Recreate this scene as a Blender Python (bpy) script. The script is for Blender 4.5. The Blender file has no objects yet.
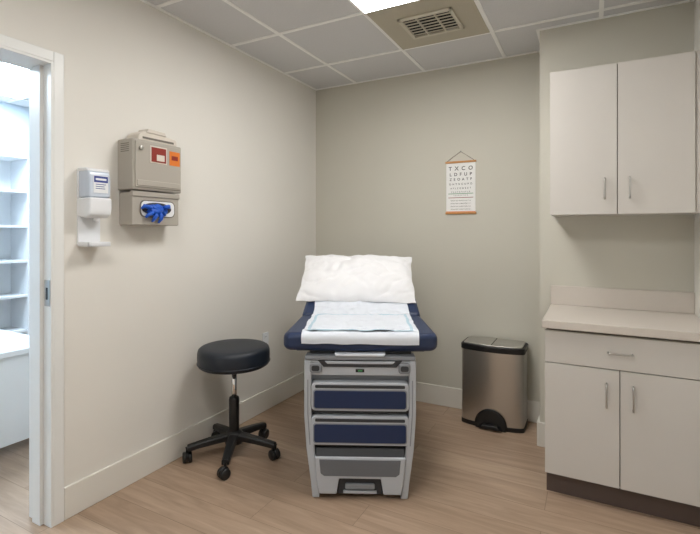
import bpy, bmesh, math, random
from mathutils import Vector, Matrix, noise
random.seed(4)
S=bpy.context.scene
S.view_settings.view_transform='Standard'
S.view_settings.look='None'
COL=S.collection

# ------------------------------------------------------------ materials
def srgb(r,g,b):
    f=lambda c:(c/255/12.92) if c/255<=0.04045 else ((c/255+0.055)/1.055)**2.4
    return (f(r),f(g),f(b),1)
def mat(name,rgb,rough=.5,metal=0,bump=0,bscale=200,var=0,vscale=3,spec=.5,emit=0,emitc=None,alpha=1,trans=0,coat=0):
    m=bpy.data.materials.new(name); m.use_nodes=True
    nt=m.node_tree; N=nt.nodes; L=nt.links; p=N['Principled BSDF']
    c=srgb(*rgb)
    p.inputs['Base Color'].default_value=c
    p.inputs['Roughness'].default_value=rough
    p.inputs['Metallic'].default_value=metal
    p.inputs['Specular IOR Level'].default_value=spec
    p.inputs['Alpha'].default_value=alpha
    p.inputs['Transmission Weight'].default_value=trans
    p.inputs['Coat Weight'].default_value=coat
    if emit:
        p.inputs['Emission Color'].default_value=emitc or c
        p.inputs['Emission Strength'].default_value=emit
    tc=N.new('ShaderNodeTexCoord')
    nz=N.new('ShaderNodeTexNoise'); nz.inputs['Scale'].default_value=vscale; nz.inputs['Detail'].default_value=4
    L.new(tc.outputs['Object'],nz.inputs['Vector'])
    mx=N.new('ShaderNodeMix'); mx.data_type='RGBA'
    v=var or .02
    mx.inputs[6].default_value=(c[0]*(1-v),c[1]*(1-v),c[2]*(1-v),1)
    mx.inputs[7].default_value=(min(1,c[0]*(1+v)),min(1,c[1]*(1+v)),min(1,c[2]*(1+v)),1)
    L.new(nz.outputs['Fac'],mx.inputs[0]); L.new(mx.outputs[2],p.inputs['Base Color'])
    if bump:
        n2=N.new('ShaderNodeTexNoise'); n2.inputs['Scale'].default_value=bscale; n2.inputs['Detail'].default_value=3
        L.new(tc.outputs['Object'],n2.inputs['Vector'])
        b=N.new('ShaderNodeBump'); b.inputs['Strength'].default_value=bump; b.inputs['Distance'].default_value=.002
        L.new(n2.outputs['Fac'],b.inputs['Height']); L.new(b.outputs['Normal'],p.inputs['Normal'])
    return m

M={}
M['wall_cream']=mat('paint_cream',(228,225,218),.6,bump=.25,bscale=260,spec=.3)
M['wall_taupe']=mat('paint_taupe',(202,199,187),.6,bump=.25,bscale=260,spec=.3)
M['wall_cool']=mat('paint_cool',(205,218,228),.6,bump=.2,bscale=260)
M['trim']=mat('trim_paint',(226,223,215),.4,bump=.05,bscale=50)
M['frame']=mat('door_frame_paint',(230,231,229),.35)
M['tbar']=mat('tbar',(246,246,244),.45)
M['lam']=mat('laminate',(206,202,196),.42,bump=.05,bscale=400,var=.015,vscale=8)
M['gapshade']=mat('laminate_gap_shade',(120,113,103),.6)  # darker laminate tone, paints the shade in the door gaps
M['counter']=mat('counter_laminate',(206,198,189),.35,var=.10,vscale=420)
M['kick']=mat('kick_plate',(86,73,68),.5)
M['steel']=mat('brushed_nickel',(190,188,184),.28,metal=1)
M['chrome']=mat('chrome',(225,225,225),.1,metal=1)
M['black']=mat('black_plastic',(20,20,21),.42)
M['blackdeep']=mat('black_recess',(9,9,10),.8)
M['vinylblack']=mat('black_vinyl',(19,28,40),.45,bump=.25,bscale=300)
M['navy']=mat('navy_vinyl',(26,44,78),.42,bump=.2,bscale=350,var=.05)
M['navypanel']=mat('navy_panel',(20,42,80),.4)
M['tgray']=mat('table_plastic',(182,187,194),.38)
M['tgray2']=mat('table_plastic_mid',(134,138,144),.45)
M['tgray3']=mat('table_plastic_darkgray',(104,108,114),.45)  # darker gray plastic of the step panel
M['tdark']=mat('table_dark',(50,53,58),.5)
M['white']=mat('white_plastic',(233,235,238),.3)
M['cloth']=mat('pillow_cloth',(234,234,236),.85,bump=.3,bscale=500,spec=.2)
M['paper']=mat('exam_paper',(214,219,227),.7,bump=.4,bscale=60)
M['padblue']=mat('pad_edge_blue',(172,198,212),.7)
M['beigeplastic']=mat('sharps_beige',(172,166,156),.4)
M['beigedark']=mat('sharps_dark',(112,106,98),.5)
M['ivory']=mat('sharps_container',(215,207,196),.35)
M['red']=mat('red_label',(140,48,38),.4)
M['orange']=mat('orange_label',(218,122,48),.4)
M['glove']=mat('nitrile_glove',(24,88,196),.5)
M['gloveblack']=mat('box_inside',(60,60,66),.7)
M['clear']=mat('clear_bottle',(212,222,236),.12,trans=.12)
M['labelblue']=mat('label_blue',(44,62,140),.5)
M['wood']=mat('rod_wood',(196,138,80),.5,var=.15,vscale=30)
M['chart']=mat('chart_paper',(236,236,234),.7)
M['ink']=mat('chart_ink',(36,36,38),.8)
M['green']=mat('chart_green',(70,140,90),.8)
M['vent']=mat('vent_panel',(180,173,155),.55,bump=.1)
M['ventm']=mat('vent_metal',(196,190,174),.4)
M['string']=mat('string',(110,95,75),.8)
M['lens']=mat('troffer_lens',(255,250,240),.5,emit=23.0,emitc=(1,.985,.96,1))
M['lens2']=mat('troffer_lens_cool',(240,248,255),.5,emit=30,emitc=(.74,.88,1,1))
M['whitefurn']=mat('white_furniture',(228,232,236),.4)

def stainless():
    m=mat('stainless_brushed',(205,203,199),.3,metal=1)
    nt=m.node_tree;N=nt.nodes;L=nt.links;p=N['Principled BSDF']
    tc=N.new('ShaderNodeTexCoord');mp=N.new('ShaderNodeMapping');mp.inputs['Scale'].default_value=(400,400,4)
    n=N.new('ShaderNodeTexNoise');n.inputs['Scale'].default_value=1
    L.new(tc.outputs['Object'],mp.inputs[0]);L.new(mp.outputs[0],n.inputs['Vector'])
    r=N.new('ShaderNodeMapRange');r.inputs[3].default_value=.24;r.inputs[4].default_value=.42
    L.new(n.outputs['Fac'],r.inputs[0]);L.new(r.outputs[0],p.inputs['Roughness'])
    p.inputs['Anisotropic'].default_value=.5
    return m
M['stain']=stainless()
M['tile']=mat('acoustic_tile',(214,214,215),.9,bump=.9,bscale=160,var=.05,vscale=120,spec=.1)

def floor_mat():
    m=bpy.data.materials.new('oak_plank'); m.use_nodes=True
    nt=m.node_tree;N=nt.nodes;L=nt.links;p=N['Principled BSDF']
    tc=N.new('ShaderNodeTexCoord')
    br=N.new('ShaderNodeTexBrick')
    br.inputs['Scale'].default_value=1; br.inputs['Brick Width'].default_value=1.22; br.inputs['Row Height'].default_value=.18
    br.inputs['Mortar Size'].default_value=.0014; br.inputs['Mortar Smooth'].default_value=.3; br.offset=.37
    br.inputs['Color1'].default_value=srgb(184,160,138); br.inputs['Color2'].default_value=srgb(168,143,121)
    br.inputs['Mortar'].default_value=srgb(128,107,90)
    L.new(tc.outputs['Object'],br.inputs['Vector'])
    mp=N.new('ShaderNodeMapping'); mp.inputs['Scale'].default_value=(1.4,15,1)
    ad=N.new('ShaderNodeVectorMath');ad.operation='ADD'
    sc=N.new('ShaderNodeVectorMath');sc.operation='SCALE';sc.inputs['Scale'].default_value=30
    L.new(br.outputs['Color'],sc.inputs[0]); L.new(tc.outputs['Object'],ad.inputs[0]); L.new(sc.outputs[0],ad.inputs[1])
    L.new(ad.outputs[0],mp.inputs[0])
    n=N.new('ShaderNodeTexNoise');n.inputs['Scale'].default_value=1.6;n.inputs['Detail'].default_value=8;n.inputs['Distortion'].default_value=.8;n.inputs['Roughness'].default_value=.62
    L.new(mp.outputs[0],n.inputs['Vector'])
    cr=N.new('ShaderNodeValToRGB'); cr.color_ramp.elements[0].position=.30;cr.color_ramp.elements[1].position=.70
    cr.color_ramp.elements[0].color=(.72,.70,.68,1);cr.color_ramp.elements[1].color=(1.08,1.08,1.08,1)
    L.new(n.outputs['Fac'],cr.inputs[0])
    mx=N.new('ShaderNodeMix');mx.data_type='RGBA';mx.blend_type='MULTIPLY';mx.inputs[0].default_value=1
    L.new(br.outputs['Color'],mx.inputs[6]);L.new(cr.outputs[0],mx.inputs[7]);L.new(mx.outputs[2],p.inputs['Base Color'])
    p.inputs['Roughness'].default_value=.42
    b=N.new('ShaderNodeBump');b.inputs['Strength'].default_value=.15;b.inputs['Distance'].default_value=.001
    L.new(n.outputs['Fac'],b.inputs['Height']);L.new(b.outputs['Normal'],p.inputs['Normal'])
    return m
M['floor']=floor_mat()

# ------------------------------------------------------------ helpers
def group(name,loc=(0,0,0),rz=0,world=False):
    e=bpy.data.objects.new(name,None); e.empty_display_size=.1
    e.location=loc; e.rotation_euler=(0,0,rz); COL.objects.link(e)
    e['w']=1 if world else 0
    return e
def finish(name,me,m,parent=None,smooth=False,bevel=0,segs=2,angle=35):
    if m is not None:
        me.materials.append(M[m] if isinstance(m,str) else m)
    o=bpy.data.objects.new(name,me); COL.objects.link(o)
    if parent is not None:
        if parent.get('w'): me.transform(Matrix.Translation(-Vector(parent.location)))
        o.parent=parent
    if bevel:
        b=o.modifiers.new('bevel','BEVEL'); b.width=bevel;b.segments=segs;b.limit_method='ANGLE';b.angle_limit=math.radians(angle);b.harden_normals=True
        smooth=True
    if smooth:
        for p in me.polygons:p.use_smooth=True
    return o
def bm_box(bm,x0,x1,y0,y1,z0,z1):
    vs=[bm.verts.new((x,y,z)) for x in (x0,x1) for y in (y0,y1) for z in (z0,z1)]
    for f in [(0,1,3,2),(4,6,7,5),(0,4,5,1),(2,3,7,6),(0,2,6,4),(1,5,7,3)]:
        bm.faces.new([vs[i] for i in f])
def tomesh(name,bm):
    bmesh.ops.recalc_face_normals(bm,faces=bm.faces[:])
    me=bpy.data.meshes.new(name);bm.to_mesh(me);bm.free();return me
def boxes(name,lst,m,parent=None,bevel=0,segs=2):
    bm=bmesh.new()
    for b in lst: bm_box(bm,*b)
    return finish(name,tomesh(name,bm),m,parent,bevel=bevel,segs=segs)
def box(name,x0,x1,y0,y1,z0,z1,m,parent=None,bevel=0,segs=2):
    return boxes(name,[(x0,x1,y0,y1,z0,z1)],m,parent,bevel,segs)
def prism(name,pts,a0,a1,axis,m,parent=None,bevel=0,segs=3,angle=35,smooth=False):
    bm=bmesh.new()
    def P(u,v,a):
        return {'X':(a,u,v),'Y':(u,a,v),'Z':(u,v,a)}[axis]
    A=[bm.verts.new(P(u,v,a0)) for u,v in pts];B=[bm.verts.new(P(u,v,a1)) for u,v in pts]
    n=len(pts)
    bm.faces.new(A);bm.faces.new(B)
    for i in range(n): bm.faces.new([A[i],A[(i+1)%n],B[(i+1)%n],B[i]])
    return finish(name,tomesh(name,bm),m,parent,bevel=bevel,segs=segs,angle=angle)
def rrect(cx,cy,w,h,r,n=6):
    pts=[]
    for sx,sy,a in ((1,1,0),(-1,1,90),(-1,-1,180),(1,-1,270)):
        for i in range(n+1):
            t=math.radians(a+90*i/n)
            pts.append((cx+sx*(w/2-r)+r*math.cos(t),cy+sy*(h/2-r)+r*math.sin(t)))
    return pts
def ellipse(cx,cy,a,b,n=32,a0=0,a1=360):
    return [(cx+a*math.cos(math.radians(a0+(a1-a0)*i/n)),cy+b*math.sin(math.radians(a0+(a1-a0)*i/n))) for i in range(n+(0 if a1-a0==360 else 1))]
def lathe(name,prof,m,parent=None,loc=(0,0,0),segs=48,axis='Z',smooth=True):
    bm=bmesh.new();rings=[]
    for r,z in prof:
        ring=[]
        for i in range(segs):
            a=2*math.pi*i/segs;x,y=r*math.cos(a),r*math.sin(a)
            p={'Z':(x,y,z),'Y':(x,z,y),'X':(z,x,y)}[axis]
            ring.append(bm.verts.new((p[0]+loc[0],p[1]+loc[1],p[2]+loc[2])))
        rings.append(ring)
    for a,b in zip(rings,rings[1:]):
        for i in range(segs): bm.faces.new([a[i],a[(i+1)%segs],b[(i+1)%segs],b[i]])
    bm.faces.new(rings[0]);bm.faces.new(rings[-1])
    return finish(name,tomesh(name,bm),m,parent,smooth=smooth)
def tube(name,pts,r,m,parent=None,segs=12,taper=None):
    bm=bmesh.new();P=[Vector(p) for p in pts];rings=[]
    prev=None
    for i,p in enumerate(P):
        d=(P[min(i+1,len(P)-1)]-P[max(i-1,0)]).normalized()
        ref=Vector((0,0,1)) if abs(d.z)<.9 else Vector((1,0,0))
        if prev is not None: u=(prev-d*prev.dot(d)).normalized()
        else: u=d.cross(ref).normalized()
        prev=u; v=d.cross(u)
        rr=r if taper is None else r*taper[i]
        rings.append([bm.verts.new(p+u*rr*math.cos(2*math.pi*k/segs)+v*rr*math.sin(2*math.pi*k/segs)) for k in range(segs)])
    for a,b in zip(rings,rings[1:]):
        for i in range(segs): bm.faces.new([a[i],a[(i+1)%segs],b[(i+1)%segs],b[i]])
    bm.faces.new(rings[0]);bm.faces.new(rings[-1])
    return finish(name,tomesh(name,bm),m,parent,smooth=True)
def arc_handle(name,p0,p1,out,m,parent,r=.0050,h=.028):
    p0,p1,out=Vector(p0),Vector(p1),Vector(out).normalized()
    pts=[p0]
    for k in range(7):
        t=math.radians(90*k/6); pts.append(p0+out*(h-.012+.012*math.sin(t))+(p1-p0).normalized()*(.012-.012*math.cos(t)))
    for k in range(7):
        t=math.radians(90-90*k/6); pts.append(p1+out*(h-.012+.012*math.sin(t))-(p1-p0).normalized()*(.012-.012*math.cos(t)))
    pts.append(p1)
    return tube(name,pts,r,m,parent)

H=2.627
# ------------------------------------------------------------ room shell
box('floor',-3.2,2.69,-4.8,.35,-.05,0,'floor')
box('ceiling',-3.2,2.69,-4.8,.35,H,H+.05,'tile')
DY0,DY1,DH=-3.18,-2.27,2.13
boxes('wall_left',[(-.15,0,DY1,0,0,H),(-.15,0,-4.6,DY0,0,H),(-.15,0,DY0,DY1,DH,H)],'wall_cream')
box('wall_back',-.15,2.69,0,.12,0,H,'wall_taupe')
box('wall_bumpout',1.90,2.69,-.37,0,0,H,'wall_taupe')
box('wall_right',2.69,2.81,-4.6,.12,0,H,'wall_cream')
box('wall_front',-.15,2.81,-4.72,-4.6,0,H,'wall_cream')
box('wall_adjoining_far',-3.0,-2.91,-4.7,.3,0,H,'wall_cool')
box('wall_adjoining_side',-3.0,-.15,.2,.32,0,H,'wall_cool')
box('wall_adjoining_near',-3.0,-.15,-4.72,-4.6,0,H,'wall_cool')
def baseb(name,pts_box):
    boxes(name,pts_box,'trim',bevel=.004)
baseb('baseboard_left',[(0,.015,-2.222,0,0,.152),(0,.015,-4.6,-3.23,0,.152)])
baseb('baseboard_back',[(.015,1.9,-.015,0,0,.152)])
baseb('baseboard_bumpout',[(1.885,1.974,-.385,-.37,0,.152),(1.885,1.9,-.37,-.015,0,.152)])
baseb('baseboard_front',[(.015,2.69,-4.6,-4.585,0,.152)])

# ceiling grid
lst=[]
z0,z1=H-.005,H
for k in range(-1,4):
    x=1.02+.61*k-.0
    if 0<x<2.69:
        lst.append((x-.012,x+.012,-4.6,-.37 if x>1.9 else 0,z0,z1))
for k in range(0,8):
    y=-.49-.61*k
    if y>-4.6: lst.append((0,2.69,y-.012,y+.012,z0-.0005,z1))
lst+= [(0,.02,-4.6,0,z0-.001,z1),(.02,1.9,-.02,0,z0-.001,z1),(1.88,2.69,-.39,-.37,z0-.001,z1),(2.67,2.69,-4.6,-.39,z0-.001,z1),(1.88,1.9,-.37,-.02,z0-.001,z1)]
for k in range(0,5):
    x=-.8-.61*k
    if x>-2.9: lst.append((x-.012,x+.012,-4.6,.2,z0,z1))
for k in range(0,8):
    y=.12-.61*k
    lst.append((-2.88,-.15,y-.012,y+.012,z0-.0005,z1))
boxes('trim_ceiling_grid',lst,'tbar')

def troffer(name,x0,x1,y0,y1,m):
    g=group(name,((x0+x1)/2,(y0+y1)/2,H),world=True)
    w=.008
    boxes('frame',[(x0,x1,y0,y0+w,H-.013,H-.006),(x0,x1,y1-w,y1,H-.013,H-.006),(x0,x0+w,y0+w,y1-w,H-.013,H-.006),(x1-w,x1,y0+w,y1-w,H-.013,H-.006)],'tbar',g)
    box('lens',x0+w,x1-w,y0+w,y1-w,H-.0125,H-.006,m,g)
troffer('ceiling_light_panel',1.024,1.626,-1.706,-1.104,'lens')
troffer('ceiling_light_panel',1.024,1.626,-3.536,-2.934,'lens')  # unseen second panel, added to light the camera end of the room
troffer('ceiling_light_panel',-2.618,-1.422,-1.698,-1.112,'lens2')
troffer('ceiling_light_panel',-2.618,-1.422,-3.528,-2.942,'lens2')

# air return
g=group('ceiling_vent',(1.325,-.795,H),world=True)
box('panel',1.032,1.618,-1.088,-.502,H-.009,H-.004,'vent',g)
gx0,gx1,gy0,gy1=1.165,1.495,-.945,-.655
zz=H-.009
boxes('frame',[(gx0,gx1,gy0,gy0+.022,zz-.014,zz),(gx0,gx1,gy1-.022,gy1,zz-.014,zz),(gx0,gx0+.022,gy0,gy1,zz-.014,zz),(gx1-.022,gx1,gy0,gy1,zz-.014,zz)],'ventm',g,bevel=.003)
box('duct_shade',gx0+.018,gx1-.018,gy0+.018,gy1-.018,zz-.0015,zz-.0002,'blackdeep',g)  # flat black sheet, paints the shade seen between the louvers
n=6
sl=[]
for i in range(n):
    y=gy0+.050+i*(gy1-gy0-.100)/(n-1)
    sl.append((gx0+.020,gx1-.020,y-.0065,y+.0065,zz-.010,zz-.007))
boxes('louvers',sl,'ventm',g,bevel=.001)
boxes('dividers',[(gx0+.105,gx0+.113,gy0+.02,gy1-.02,zz-.013,zz-.002),(gx1-.113,gx1-.105,gy0+.02,gy1-.02,zz-.013,zz-.002)],'ventm',g)

# door frame
g=group('door_1',(0,DY1,0),world=True)
t=.047
boxes('casing',[(0,.016,DY1,DY1+t,0,DH+t),(0,.016,DY0-t,DY0,0,DH+t),(0,.016,DY0,DY1,DH,DH+t)],'frame',g,bevel=.003)
boxes('casing_far',[(-.166,-.15,DY1,DY1+t,0,DH+t),(-.166,-.15,DY0-t,DY0,0,DH+t),(-.166,-.15,DY0,DY1,DH,DH+t)],'frame',g,bevel=.003)
boxes('jamb',[(-.166,.016,DY1-.012,DY1,0,DH),(-.166,.016,DY0,DY0+.012,0,DH),(-.166,.016,DY0+.012,DY1-.012,DH-.012,DH)],'frame',g,bevel=.002)
boxes('stop',[(-.11,-.045,DY1-.028,DY1-.012,0,DH-.012),(-.11,-.045,DY0+.012,DY0+.028,0,DH-.012)],'frame',g,bevel=.002)
box('strike_plate',-.034,.010,DY1-.0145,DY1-.0115,1.01,1.13,'steel',g,bevel=.0008)
box('strike_hole',-.022,-.006,DY1-.015,DY1-.014,1.04,1.095,'black',g)

# adjoining room furniture
g=group('bookshelf',(-2.72,-1.7,0),world=True)
X0,X1=-2.88,-2.56
bl=[(X0,X0+.012,-2.6,-1.05,0,2.07),(X0,X1,-1.075,-1.05,0,2.07),(X0,X1,-2.6,-2.575,0,2.07),(X0,X1,-1.84,-1.815,0,2.07),(X0,X1,-2.6,-1.05,2.045,2.07),(X0,X1,-2.6,-1.05,0,.08)]
for z in (.40,.73,1.06,1.39,1.72): bl.append((X0,X1-.01,-2.58,-1.07,z,z+.022))
boxes('carcass',bl,'whitefurn',g,bevel=.002)
g=group('reception_desk',(-1.3,-2.2,0),world=True)
box('top',-1.66,-.88,-2.72,-1.72,.60,.635,'whitefurn',g,bevel=.006)
boxes('panels',[(-1.6,-.92,-2.7,-2.675,0.02,.60),(-1.6,-.92,-1.765,-1.74,0.02,.60),(-.95,-.92,-2.675,-1.765,0.06,.60)],'whitefurn',g,bevel=.003)
boxes('feet',[(-.98,-.93,-2.69,-2.65,0,.03),(-.98,-.93,-1.79,-1.75,0,.03),(-1.6,-1.55,-2.69,-2.65,0,.03),(-1.6,-1.55,-1.79,-1.75,0,.03)],'black',g)

# ------------------------------------------------------------ cabinets
CX0,CX1,CM=1.978,2.644,2.311
g=group('base_cabinet',(2.33,-.65,0),world=True)
box('carcass',CX0+.004,2.686,-.912,-.37,.11,.858,'lam',g)
box('toe_kick',CX0+.004,2.688,-.885,-.372,0,.112,'kick',g)
box('filler',CX1+.003,2.69,-.925,-.912,.113,.855,'lam',g)
box('door_left',CX0,CM-.002,-.931,-.9125,.113,.679,'lam',g,bevel=.0015)
box('door_right',CM+.002,CX1,-.931,-.9125,.113,.679,'lam',g,bevel=.0015)
box('drawer_front',CX0,CX1,-.931,-.9125,.684,.846,'lam',g,bevel=.0015)
box('shadow_gap',CX0+.006,CX1-.004,-.9124,-.9119,.115,.856,'gapshade',g)  # thin dark sheet behind the fronts, shade painted into the joints
arc_handle('drawer_pull',(2.262,-.931,.765),(2.362,-.931,.765),(0,-1,0),'steel',g)
arc_handle('pull_left',(2.255,-.931,.50),(2.255,-.931,.612),(0,-1,0),'steel',g)
arc_handle('pull_right',(2.366,-.931,.50),(2.366,-.931,.612),(0,-1,0),'steel',g)
box('countertop',1.965,2.69,-.958,-.37,.860,.901,'counter',g,bevel=.004)
box('backsplash',1.965,2.69,-.39,-.37,.901,1.018,'counter',g,bevel=.003)

g=group('wall_cabinet',(2.33,-.53,1.445),world=True)
box('carcass',1.986,2.684,-.672,-.37,1.446,2.243,'lam',g)
box('door_left',1.984,2.309,-.691,-.6725,1.445,2.244,'lam',g,bevel=.0015)
box('door_right',2.313,2.644,-.691,-.6725,1.445,2.244,'lam',g,bevel=.0015)
box('shadow_gap',2.30,2.32,-.6724,-.6719,1.447,2.242,'gapshade',g)  # dark strip painting the shade between the two upper doors
box('filler',2.648,2.69,-.684,-.672,1.446,2.243,'lam',g)
arc_handle('pull_left',(2.252,-.691,1.53),(2.252,-.691,1.635),(0,-1,0),'steel',g)
arc_handle('pull_right',(2.366,-.691,1.53),(2.366,-.691,1.635),(0,-1,0),'steel',g)

# ------------------------------------------------------------ trash can
g=group('step_trash_can',(1.580,-.02,0),0)
W=.425
def canplan(w,d,bow,r):
    pts=[]
    hw=w/2
    for cx,cy,a in ((hw-r,-r-.0,0),(-hw+r,-r,90)):
        for i in range(7):
            t=math.radians(a+90*i/6);pts.append((cx+r*math.cos(t),cy+r*math.sin(t)))
    rf=r
    for i in range(5):
        t=math.radians(180+70*i/4);pts.append((-hw+rf+rf*math.cos(t),-d+rf+rf*math.sin(t)))
    for i in range(1,16):
        u=-1+2*i/16; pts.append((u*(hw-rf*.65),-d-bow*(1-u*u)))
    for i in range(5):
        t=math.radians(290+70*i/4);pts.append((hw-rf+rf*math.cos(t),-d+rf+rf*math.sin(t)))
    return pts
def sc(pts,k): 
    cy=-.12
    return [(x*k,cy+(y-cy)*k) for x,y in pts]
base=canplan(W,.225,.028,.03)
prism('base_ring',sc(base,1.0),0.0,.03,'Z','black',g,bevel=.003)
prism('body',sc(base,.985),.03,.525,'Z','stain',g,angle=60,bevel=.001)
prism('rim',sc(base,1.012),.523,.563,'Z','black',g,bevel=.006)
prism('lid',sc(base,.93),.563,.572,'Z','stain',g,bevel=.004)
box('lid_split',-.003,.003,-.235,-.012,.5722,.574,'black',g)
arch=[(-.10,.0)]+[(.10*math.cos(math.radians(180-180*i/20)),.03+.10*math.sin(math.radians(180-180*i/20))) for i in range(21)]+[(.10,0)]
o=prism('pedal_arch',arch,-.262,-.15,'Y','black',g,bevel=.004)
ped=[(-.075,.012),(-.05,.038),(.05,.038),(.075,.012)]
prism('pedal',ped,-.292,-.255,'Y','black',g,bevel=.005)
ar2=[(.104*math.cos(math.radians(180-180*i/20)),.03+.104*math.sin(math.radians(180-180*i/20))) for i in range(21)]
tube('arch_lip',[(x,-.2605+abs(x)*.05,z) for x,z in ar2],.0035,'black',g)
box('hinge',-.12,.12,-.012,.004,.51,.55,'black',g,bevel=.004)

# ------------------------------------------------------------ stool
g=group('rolling_stool',(.273,-1.363,0),0)
prof=[(.0001,.542),(.16,.542),(.196,.545),(.208,.553),(.213,.57),(.214,.60),(.213,.632),(.208,.648),(.196,.657),(.17,.661),(.10,.663),(0.0001,.664)]
lathe('seat_cushion',prof,'vinylblack',g,segs=64)
lathe('seam_piping',[(.213,.563),(.2165,.566),(.2165,.569),(.213,.572)],'vinylblack',g,segs=64)
lathe('seat_plate',[(.09,.522),(.10,.527),(.10,.5435)],'black',g)
lathe('gas_piston',[(.016,.30),(.016,.53)],'chrome',g)
lathe('column',[(.022,.09),(.03,.11),(.031,.335),(.028,.35),(.016,.356)],'black',g)
lathe('hub',[(.035,.07),(.052,.075),(.058,.10),(.054,.13),(.034,.15)],'black',g)
lathe('lever_collar',[(.03,.50),(.033,.505),(.033,.525),(.03,.53)],'black',g)
for i in range(5):
    a=math.radians(14+72*i)
    c,s=math.cos(a),math.sin(a)
    bm=bmesh.new();rings=[]
    for k in range(9):
        u=k/8; r=.03+.238*u
        zc=.118-.026*u**1.4 -.006*u; hw=.030-.009*u; hh=.021-.005*u
        ring=[]
        for (dx,dz) in [(-1,-1),(-1,.5),(-.6,1),(.6,1),(1,.5),(1,-1)]:
            x=r*c-dx*hw*s; y=r*s+dx*hw*c
            ring.append(bm.verts.new((x,y,zc+dz*hh)))
        rings.append(ring)
    for A,B in zip(rings,rings[1:]):
        for q in range(6): bm.faces.new([A[q],A[(q+1)%6],B[(q+1)%6],B[q]])
    bm.faces.new(rings[0]);bm.faces.new(rings[-1])
    finish('leg_%d'%(i+1),tomesh('leg',bm),'black',g,bevel=.004)
    R=.268
    lathe('caster_stem_%d'%(i+1),[(.008,.05),(.008,.085),(.012,.09)],'black',g,loc=(R*c,R*s,0),segs=16)
    b=a+math.radians(60+40*i)
    ax=Vector((math.cos(b),math.sin(b),0)); side=Vector((-ax.y,ax.x,0))
    ctr=Vector((R*c,R*s,.030))+side*.008
    for sg in (-1,1):
        p0=ctr+ax*sg*.007;p1=ctr+ax*sg*.026
        tube('wheel_%d_%d'%(i+1,sg+2),[p0,p0+ax*sg*.002,p1-ax*sg*.003,p1],.030,'black',g,segs=24,taper=[.9,1,1,.86])
    tube('caster_hood_%d'%(i+1),[ctr-ax*.006+Vector((0,0,.006)),ctr+ax*.006+Vector((0,0,.006))],.031,'black',g,segs=20)

# ------------------------------------------------------------ eye chart
g=group('eye_chart',(1.306,0,1.69),0)
box('sheet',-.112,.112,-.005,-.003,-.195,.19,'chart',g)
box('rod_top',-.118,.118,-.012,0,.188,.203,'wood',g,bevel=.003)
box('rod_bottom',-.118,.118,-.012,0,-.203,-.188,'wood',g,bevel=.003)
tube('cord',[(-.105,-.008,.202),(.0,-.006,.275),(.105,-.008,.202)],.0016,'string',g,segs=6)
lathe('nail',[(.004,-.012),(.004,0)],'steel',g,loc=(0,0,.277),axis='Y',segs=12)
def text(name,body,size,x,z,m,y=-.0062,parent=None,rot=(math.pi/2,0,0),sx=1):
    cu=bpy.data.curves.new(name,'FONT');cu.body=body;cu.size=size;cu.align_x='CENTER';cu.align_y='CENTER';cu.space_character=1.25
    cu.offset=size*.012
    ob=bpy.data.objects.new(name,cu);COL.objects.link(ob)
    dg=bpy.context.evaluated_depsgraph_get()
    me=bpy.data.meshes.new_from_object(ob.evaluated_get(dg))
    bpy.data.objects.remove(ob)
    me.materials.clear()
    me.transform(Matrix.Translation((x,y,z))@Matrix.Rotation(math.pi/2,4,'X')@Matrix.Scale(sx,4,(1,0,0)))
    return finish(name,me,m,parent)
rows=[('T X C O',.042,.145),('L D F U P',.034,.10),('Z E O A T F',.027,.062),('D H T X C U P O',.019,.026),('A F L Z O D E C T',.016,-.006),('P X U T D H A F L Z',.013,-.034),('C O E D Z P T F A X',.010,-.060)]
for i,(b,s,z) in enumerate(rows): text('row_%d'%(i+1),b,s,0,z,'ink',parent=g)
box('line_green',-.095,.095,-.0062,-.005,-.0485,-.0445,'green',g)
box('line_red',-.095,.095,-.0062,-.005,-.079,-.075,'red',g)
for i in range(4): text('note_%d'%i,'ABCDE FGHI KLMNO PQRS TUV',.009,0,-.10-.022*i,'ink',parent=g,sx=1)
box('stripe_bottom',-.112,.112,-.0062,-.005,-.187,-.182,'orange',g)

# ------------------------------------------------------------ outlet
g=group('wall_outlet',(0,-.72,.53),0)
prism('plate',rrect(0,0,.07,.115,.006),0,.005,'X','white',g,bevel=.0015)
for z in (-.025,.025):
    prism('socket',rrect(0,z,.034,.03,.008),.004,.0075,'X','white',g,bevel=.001)
    boxes('slots',[(.0074,.008,-.008,-.006,z-.003,z+.006),(.0074,.008,.006,.008,z-.003,z+.006)],'blackdeep',g)

# ------------------------------------------------------------ sharps + glove dispenser
g=group('sharps_disposal_cabinet',(0,-1.787,1.386),0)
hw=.157
box('glove_box_holder',0,.105,-hw+.01,hw-.004,0,.172,'beigeplastic',g,bevel=.006)
box('holder_lip',.09,.112,-hw+.008,hw-.002,.150,.178,'beigeplastic',g,bevel=.004)
prism('glove_opening_rim',rrect(.01,.088,.225,.092,.03),.105,.1085,'X','beigedark',g,bevel=.001)
prism('glove_opening',rrect(.01,.088,.212,.080,.025),.107,.1098,'X','white',g)
prism('glove_slot',ellipse(.0,.088,.095,.034,40),.109,.1108,'X','gloveblack',g)
box('cabinet_body',0,.122,-hw,hw,.183,.447,'beigeplastic',g,bevel=.008)
box('cabinet_door',.120,.130,-hw+.012,hw-.01,.197,.436,'beigeplastic',g,bevel=.004)
box('door_rib',.128,.134,-hw+.02,hw-.02,.205,.235,'beigeplastic',g,bevel=.003)
box('window_frame',.129,.1335,-.060,.048,.330,.422,'ivory',g,bevel=.002)
box('window_red',.1332,.1345,-.053,.041,.337,.415,'red',g)
box('window_label',.1343,.1352,-.02,.03,.345,.378,'ivory',g)
box('orange_label',.1295,.1312,.066,.137,.332,.41,'orange',g)
box('orange_label_text',.1311,.1318,.080,.123,.362,.386,'red',g)
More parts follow.
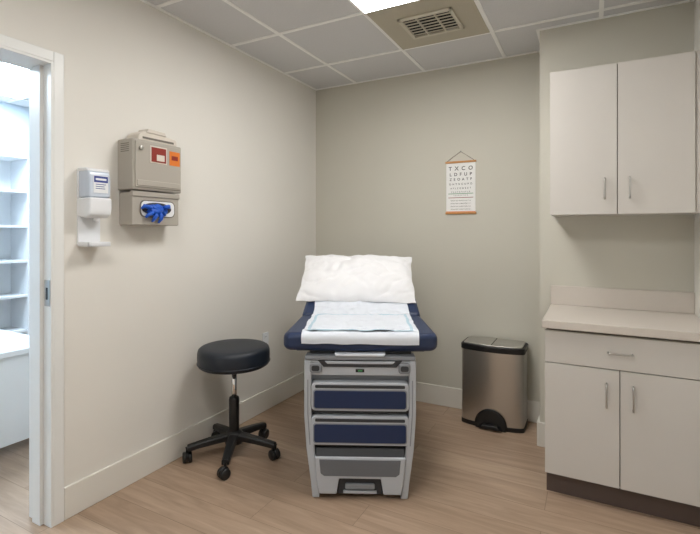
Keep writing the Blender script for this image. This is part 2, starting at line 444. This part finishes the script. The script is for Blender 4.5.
lathe('lock',[(.012,.13),(.012,.139),(.008,.141)],'steel',g,loc=(0,-.115,.40),axis='X',segs=20)
for i in range(5):
    box('side_vent_%d'%i,.03,.095,-hw-.0015,-hw+.001,.38+.01*i,.384+.01*i,'beigedark',g)
lid=[(-.115,.446),(.135,.446),(.135,.468)]+[(.135-.02*(1-math.cos(math.radians(90*i/5))),.468+.016*math.sin(math.radians(90*i/5))) for i in range(1,6)]+[(-.06,.496),(-.09,.492),(-.11,.475)]
prism('container_lid',lid,.012,.112,'X','ivory',g,bevel=.006)
prism('lid_flap',[(-.07,.49),(.06,.488),(.05,.508),(-.06,.512)],.04,.118,'X','ivory',g,bevel=.004)
box('lid_dark_slot',.1115,.1135,-.09,.11,.455,.466,'beigedark',g)
def glove_blob(name,c,rad,sc3,seed):
    bm=bmesh.new();bmesh.ops.create_icosphere(bm,subdivisions=4,radius=1)
    for v in bm.verts:
        n=noise.noise(v.co*1.7+Vector((seed,0,0)))*.35+noise.noise(v.co*4+Vector((0,seed,0)))*.22
        k=rad*(1+n); v.co=Vector((v.co.x*k*sc3[0]+c[0],v.co.y*k*sc3[1]+c[1],v.co.z*k*sc3[2]+c[2]))
    return finish(name,tomesh(name,bm),'glove',g,smooth=True)
glove_blob('glove_palm',(.122,-.015,.085),.034,(.6,1.35,.75),3)
glove_blob('glove_cuff',(.116,.035,.075),.026,(.5,1.0,.9),8)
for i,(p,q,r) in enumerate([((-.04,.09),(-.095,.10),(-.105,.085)),((-.035,.07),(-.07,.055),(-.08,.04)),((-.015,.065),(-.03,.04),(-.04,.018)),((.01,.065),(.01,.035),(.0,.012)),((.035,.095),(.06,.105),(.075,.095))]):
    tube('glove_finger_%d'%(i+1),[(.120,p[0],p[1]),(.134,(p[0]+q[0])/2,(p[1]+q[1])/2),(.132,q[0],q[1]),(.122,r[0],r[1])],.0115,'glove',g,taper=[1,1.05,.9,.45])

# ------------------------------------------------------------ sanitizer dispenser
g=group('hand_sanitizer_dispenser',(0,-2.1,1.28),0)
prism('backplate',rrect(0,.19,.112,.38,.012),0,.012,'X','white',g,bevel=.002)
box('tray_floor',.010,.095,-.056,.056,.0,.008,'white',g,bevel=.003)
boxes('tray_rim',[(.089,.095,-.056,.056,.0,.022),(.010,.095,-.056,-.050,.0,.022),(.010,.095,.050,.056,.0,.022)],'white',g,bevel=.002)
sh=[(.008,.145),(.075,.137),(.098,.150),(.106,.18),(.106,.235),(.008,.235)]
prism('push_cover',sh,-.057,.057,'Y','white',g,bevel=.010)
up=[(.008,.236),(.100,.236),(.100,.33),(.090,.362),(.070,.375),(.008,.377)]
prism('refill_bottle',up,-.054,.054,'Y','clear',g,bevel=.010)
prism('bottle_cap_frame',[(.008,.362),(.092,.362),(.072,.377),(.008,.380)],-.057,.057,'Y','white',g,bevel=.004)
box('label',.1005,.1015,-.036,.038,.258,.342,'white',g)
box('label_band',.1014,.1020,-.034,.036,.308,.338,'labelblue',g)
box('label_band_text',.1019,.1024,-.026,.028,.318,.328,'white',g)
boxes('label_lines',[(.1014,.1020,-.026,.026,.297,.300),(.1014,.1020,-.026,.018,.287,.290),(.1014,.1020,-.026,.022,.277,.280)],'labelblue',g)
lathe('nozzle',[(.009,.118),(.012,.14)],'white',g,loc=(.065,0,0),segs=20)

# ------------------------------------------------------------ exam table
g=group('exam_table',(1.158,-1.423,0),math.radians(26))
fr=[(-.272,.715),(-.278,.69),(-.278,.42),(-.268,.25),(-.245,.09),(-.232,.035),(.232,.035),(.245,.09),(.268,.25),(.278,.42),(.278,.69),(.272,.715)]
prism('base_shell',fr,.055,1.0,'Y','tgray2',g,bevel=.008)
for s in (-1,1):
    col=[(s*.248,.70),(s*.284,.70),(s*.284,.42),(s*.273,.25),(s*.250,.08),(s*.242,.0),(s*.205,.0),(s*.212,.06),(s*.232,.25),(s*.248,.42)]
    if s<0: col=col[::-1]
    prism('side_column_%d'%(s+2),col,.008,.12,'Y','tgray',g,bevel=.007)
    prism('column_groove_%d'%(s+2),[(s*.262,.60),(s*.267,.60),(s*.267,.43),(s*.256,.27),(s*.251,.27),(s*.262,.43)],.006,.02,'Y','tgray2',g)
    box('rear_foot_%d'%(s+2),s*.22-.03,s*.22+.03,.88,.98,0,.05,'tdark',g,bevel=.004)
    box('foot_%d'%(s+2),s*.222-.017,s*.222+.017,.02,.11,-.0,.006,'black',g)
box('header_dark',-.262,.262,.05,.5,.700,.742,'tdark',g,bevel=.004)
prism('header_lip',rrect(0,.712,.560,.020,.008),.004,.08,'Y','tgray2',g,bevel=.003)
prism('header_panel',rrect(0,.659,.545,.078,.018),.016,.07,'Y','tgray',g,bevel=.006)
prism('header_recess',[(-.215,.698),(-.185,.664),(.185,.664),(.215,.698)],.010,.02,'Y','tdark',g,bevel=.003)
prism('header_tray',[(-.18,.696),(-.165,.682),(.165,.682),(.18,.696)],.002,.02,'Y','tgray',g,bevel=.004)
for s in (-1,1):
    prism('stirrup_handle_%d'%(s+2),rrect(s*.225,.660,.06,.052,.014),.000,.03,'Y','tgray2',g,bevel=.006)
    prism('stirrup_slot_%d'%(s+2),rrect(s*.225,.660,.040,.028,.010),-.003,.01,'Y','tdark',g,bevel=.002)
box('badge',-.022,.022,.0125,.017,.638,.654,'black',g)
box('badge_light',-.010,.012,.0118,.013,.642,.650,'green',g)
prism('paper_end',[(-.13,.735),(-.12,.722),(.12,.722),(.13,.735)],-.004,.05,'Y','paper',g,bevel=.004)
for nm,zc,h in (('drawer_upper',.515,.145),('drawer_lower',.343,.148)):
    prism(nm+'_front',rrect(0,zc,.495,h,.022),.004,.06,'Y','tgray',g,bevel=.008)
    prism(nm+'_grip',rrect(0,zc+h/2-.020,.455,.016,.006),.001,.01,'Y','tdark',g,bevel=.002)
    prism(nm+'_inset_edge',rrect(0,zc-.012,.476,h-.045,.015),.0015,.01,'Y','tgray2',g,bevel=.002)
    prism(nm+'_inset',rrect(0,zc-.012,.464,h-.056,.012),-.001,.01,'Y','navypanel',g,bevel=.002)
box('drawer_gap_1',-.248,.248,.03,.06,.425,.44,'tdark',g)
box('drawer_gap_2',-.245,.245,.03,.06,.25,.27,'tdark',g)
prism('step_surround',[(-.24,.262),(.24,.262),(.228,.15),(.205,.02),(-.205,.02),(-.228,.15)],.03,.10,'Y','tdark',g,bevel=.004)
prism('step_tread',[(-.004,.205),(.022,.250),(.06,.250),(.06,.195)],-.225,.225,'X','tdark',g,bevel=.005)
st=[(-.230,.215),(.230,.215),(.220,.10),(.205,.030),(.118,.030),(.105,.108),(-.105,.108),(-.118,.030),(-.205,.030),(-.220,.10)]
prism('step_front',st,-.010,.06,'Y','tgray',g,bevel=.006)
prism('step_pocket',[(-.115,.02),(.115,.02),(.103,.106),(-.103,.106)],.016,.05,'Y','tdark',g,bevel=.003)
prism('step_pocket_grip',rrect(0,.062,.15,.026,.008),.002,.02,'Y','tgray2',g,bevel=.003)
prism('step_pocket_lip',rrect(0,.034,.17,.012,.005),.004,.02,'Y','tgray',g)
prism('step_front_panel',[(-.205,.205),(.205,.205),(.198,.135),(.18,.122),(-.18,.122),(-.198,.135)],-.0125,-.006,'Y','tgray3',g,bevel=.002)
box('platform',-.34,.34,.10,1.0,.722,.748,'tdark',g,bevel=.006)
def cushion(name,pts,z0,z1,bev,xf=None):
    o=prism(name,pts,z0,z1,'Z','navy',g,bevel=bev,segs=5,angle=50)
    if xf is not None: o.data.transform(xf)
    return o
HWF=.398
ST=.833
sp=[(-.30,.018),(-.18,.010),(0,.008),(.18,.010),(.30,.018)]
for i in range(1,7):
    t=math.radians(-90+90*i/6);sp.append((HWF-.05+.05*math.cos(t),.068+.05*math.sin(t)))
sp+=[(HWF-.022,.555),(-HWF+.022,.555)]
for i in range(0,6):
    t=math.radians(180+90*i/6);sp.append((-HWF+.05+.05*math.cos(t),.068+.05*math.sin(t)))
cushion('seat_cushion',sp,.740,ST,.032)
ANG=math.radians(29)
BX=Matrix.Translation((0,.545,ST))@Matrix.Rotation(ANG,4,'X')
bp=[(-.374,.0),(.374,.0),(.352,.30)]
for i in range(7):
    t=math.radians(0+90*i/6);bp.append((.325-.07+.07*math.cos(t),.60-.07+.07*math.sin(t)))
for i in range(7):
    t=math.radians(90+90*i/6);bp.append((-.325+.07+.07*math.cos(t),.60-.07+.07*math.sin(t)))
bp+=[(-.352,.30)]
cushion('back_cushion',bp,-.075,0,.028,BX)
o=box('back_pan',-.31,.31,.02,.57,-.095,-.072,'tgray2',g,bevel=.005); o.data.transform(BX)
for s in (-1,1):
    tube('back_strut_%d'%(s+2),[(s*.2,.55,.73),(s*.2,.86,.905)],.014,'steel',g)
    tube('strut_prop_%d'%(s+2),[(s*.2,.95,.71),(s*.2,.90,.925)],.012,'steel',g)

Y0=.028
def surf(s,off):
    if s<0:
        d=-s
        if d<.03:
            a=d/.03*math.pi/2
            return (Y0-.022*math.sin(a)-off*math.sin(a), ST-.02+ .02*math.cos(a)+off*math.cos(a))
        return (Y0-.024-off,ST-.02-(d-.03))
    L=.545-Y0
    if s<=L: return (Y0+s,ST+off)
    u=s-L
    a=ANG*min(1,u/.05)
    return (.545+u*math.cos(ANG)-off*math.sin(a), ST+u*math.sin(ANG)+off*math.cos(a))
def sheet(name,hw,s0,s1,off,amp,seed,m,border=None,nx=70,ns=120):
    bm=bmesh.new();G=[]
    for j in range(ns+1):
        s=s0+(s1-s0)*j/ns;row=[]
        for i in range(nx+1):
            u=-1+2*i/nx
            x=u*hw+.010*noise.noise(Vector((seed+(5 if u>0 else 0),s*7,0)))*abs(u)
            n=noise.noise(Vector((x*9,s*5,seed)))+.5*noise.noise(Vector((x*26,s*14,seed+4)))
            n2=abs(noise.noise(Vector((x*6+s*9,s*10-x*4,seed+9))))
            n3=abs(noise.noise(Vector((x*11-s*7,s*8+x*9,seed+19))))
            k=off+amp*max(0,.5+.6*n)+amp*1.1*(1-min(1,n2*6))+amp*.8*(1-min(1,n3*7))
            if s<0: k=off+amp*max(0,.5+.6*n)*.6
            y,z=surf(s,k)
            if j==0: z+=.006*noise.noise(Vector((x*9,seed,1)))
            row.append(bm.verts.new((x,y,z)))
        G.append(row)
    for j in range(ns):
        for i in range(nx):
            f=bm.faces.new([G[j][i],G[j][i+1],G[j+1][i+1],G[j+1][i]])
            if border:
                b=border
                if i<b or i>=nx-b or j<b*2 or j>=ns-b*2: f.material_index=1
    me=tomesh(name,bm)
    o=finish(name,me,m,g,smooth=True)
    if border: me.materials.append(M['padblue'])
    return o
sheet('exam_paper',.298,-.060,.95,.003,.006,2.3,'paper')
sheet('underpad',.272,.002,.46,.011,.004,7.7,'paper',border=2)

# pillow
bm=bmesh.new();n=80
def pil(u,v,sg):
    hx,hy=.388,.232
    pin=1-.05*(1-u*u)*(abs(v)**3); pin2=1-.05*(1-v*v)*(abs(u)**3)
    x=u*hx*pin2; y=v*hy*pin
    th=((1-abs(u)**2.6)**.7)*((1-abs(v)**2.4)**.7)
    z=sg*.074*th
    P=Vector((x*6,y*6,sg*3))
    w=noise.noise(P)*.022+noise.noise(P*2.3)*.009
    r=abs(noise.noise(Vector((x*4+y*9,y*5-x*6,5+sg))))
    r2=abs(noise.noise(Vector((x*9-y*8,y*7+x*5,15+sg))))
    w+=-.013*(1-min(1,r*4))-.008*(1-min(1,r2*4))
    z+=w*th**.5*(1 if sg>0 else .2)
    if sg<0: z*=.8
    x+=.008*noise.noise(Vector((y*12,3,0)));y+=.014*noise.noise(Vector((x*6,9,0)))*abs(v)+.008*noise.noise(Vector((x*15,19,0)))*abs(v)
    z-=.012*(abs(u)**5)*max(0,v)
    z-=.045*max(0,-v)**2.5
    return Vector((x,y,z))
T=[[None]*(n+1) for _ in range(n+1)];B=[[None]*(n+1) for _ in range(n+1)]
for i in range(n+1):
    for j in range(n+1):
        u=math.sin((-1+2*i/n)*math.pi/2);v=math.sin((-1+2*j/n)*math.pi/2)
        T[i][j]=bm.verts.new(pil(u,v,1))
        if i in(0,n) or j in(0,n): B[i][j]=T[i][j]
        else: B[i][j]=bm.verts.new(pil(u,v,-1))
for i in range(n):
    for j in range(n):
        bm.faces.new([T[i][j],T[i+1][j],T[i+1][j+1],T[i][j+1]])
        try: bm.faces.new([B[i][j],B[i][j+1],B[i+1][j+1],B[i+1][j]])
        except ValueError: pass
me=tomesh('pillow',bm)
PM=BX@Matrix.Translation((-.028,.338,.070))@Matrix.Rotation(math.radians(-1.5),4,'Z')@Matrix.Rotation(math.radians(3),4,'X')
me.transform(PM)
pg=group('pillow',(1.158,-1.423,0),math.radians(26))
finish('pillow_body',me,'cloth',pg,smooth=True)

# ------------------------------------------------------------ camera / world
w=bpy.data.worlds.new('World');S.world=w;w.use_nodes=True
w.node_tree.nodes['Background'].inputs[0].default_value=(.6,.7,.8,1);w.node_tree.nodes['Background'].inputs[1].default_value=.3
cd=bpy.data.cameras.new('Camera');cam=bpy.data.objects.new('Camera',cd);COL.objects.link(cam)
cd.sensor_width=36;cd.lens=456/700*36;cd.shift_y=-.05;cd.clip_start=.02
cam.location=(2.192,-3.4785,1.35);cam.rotation_euler=(math.pi/2,0,math.radians(27.95))
S.camera=cam
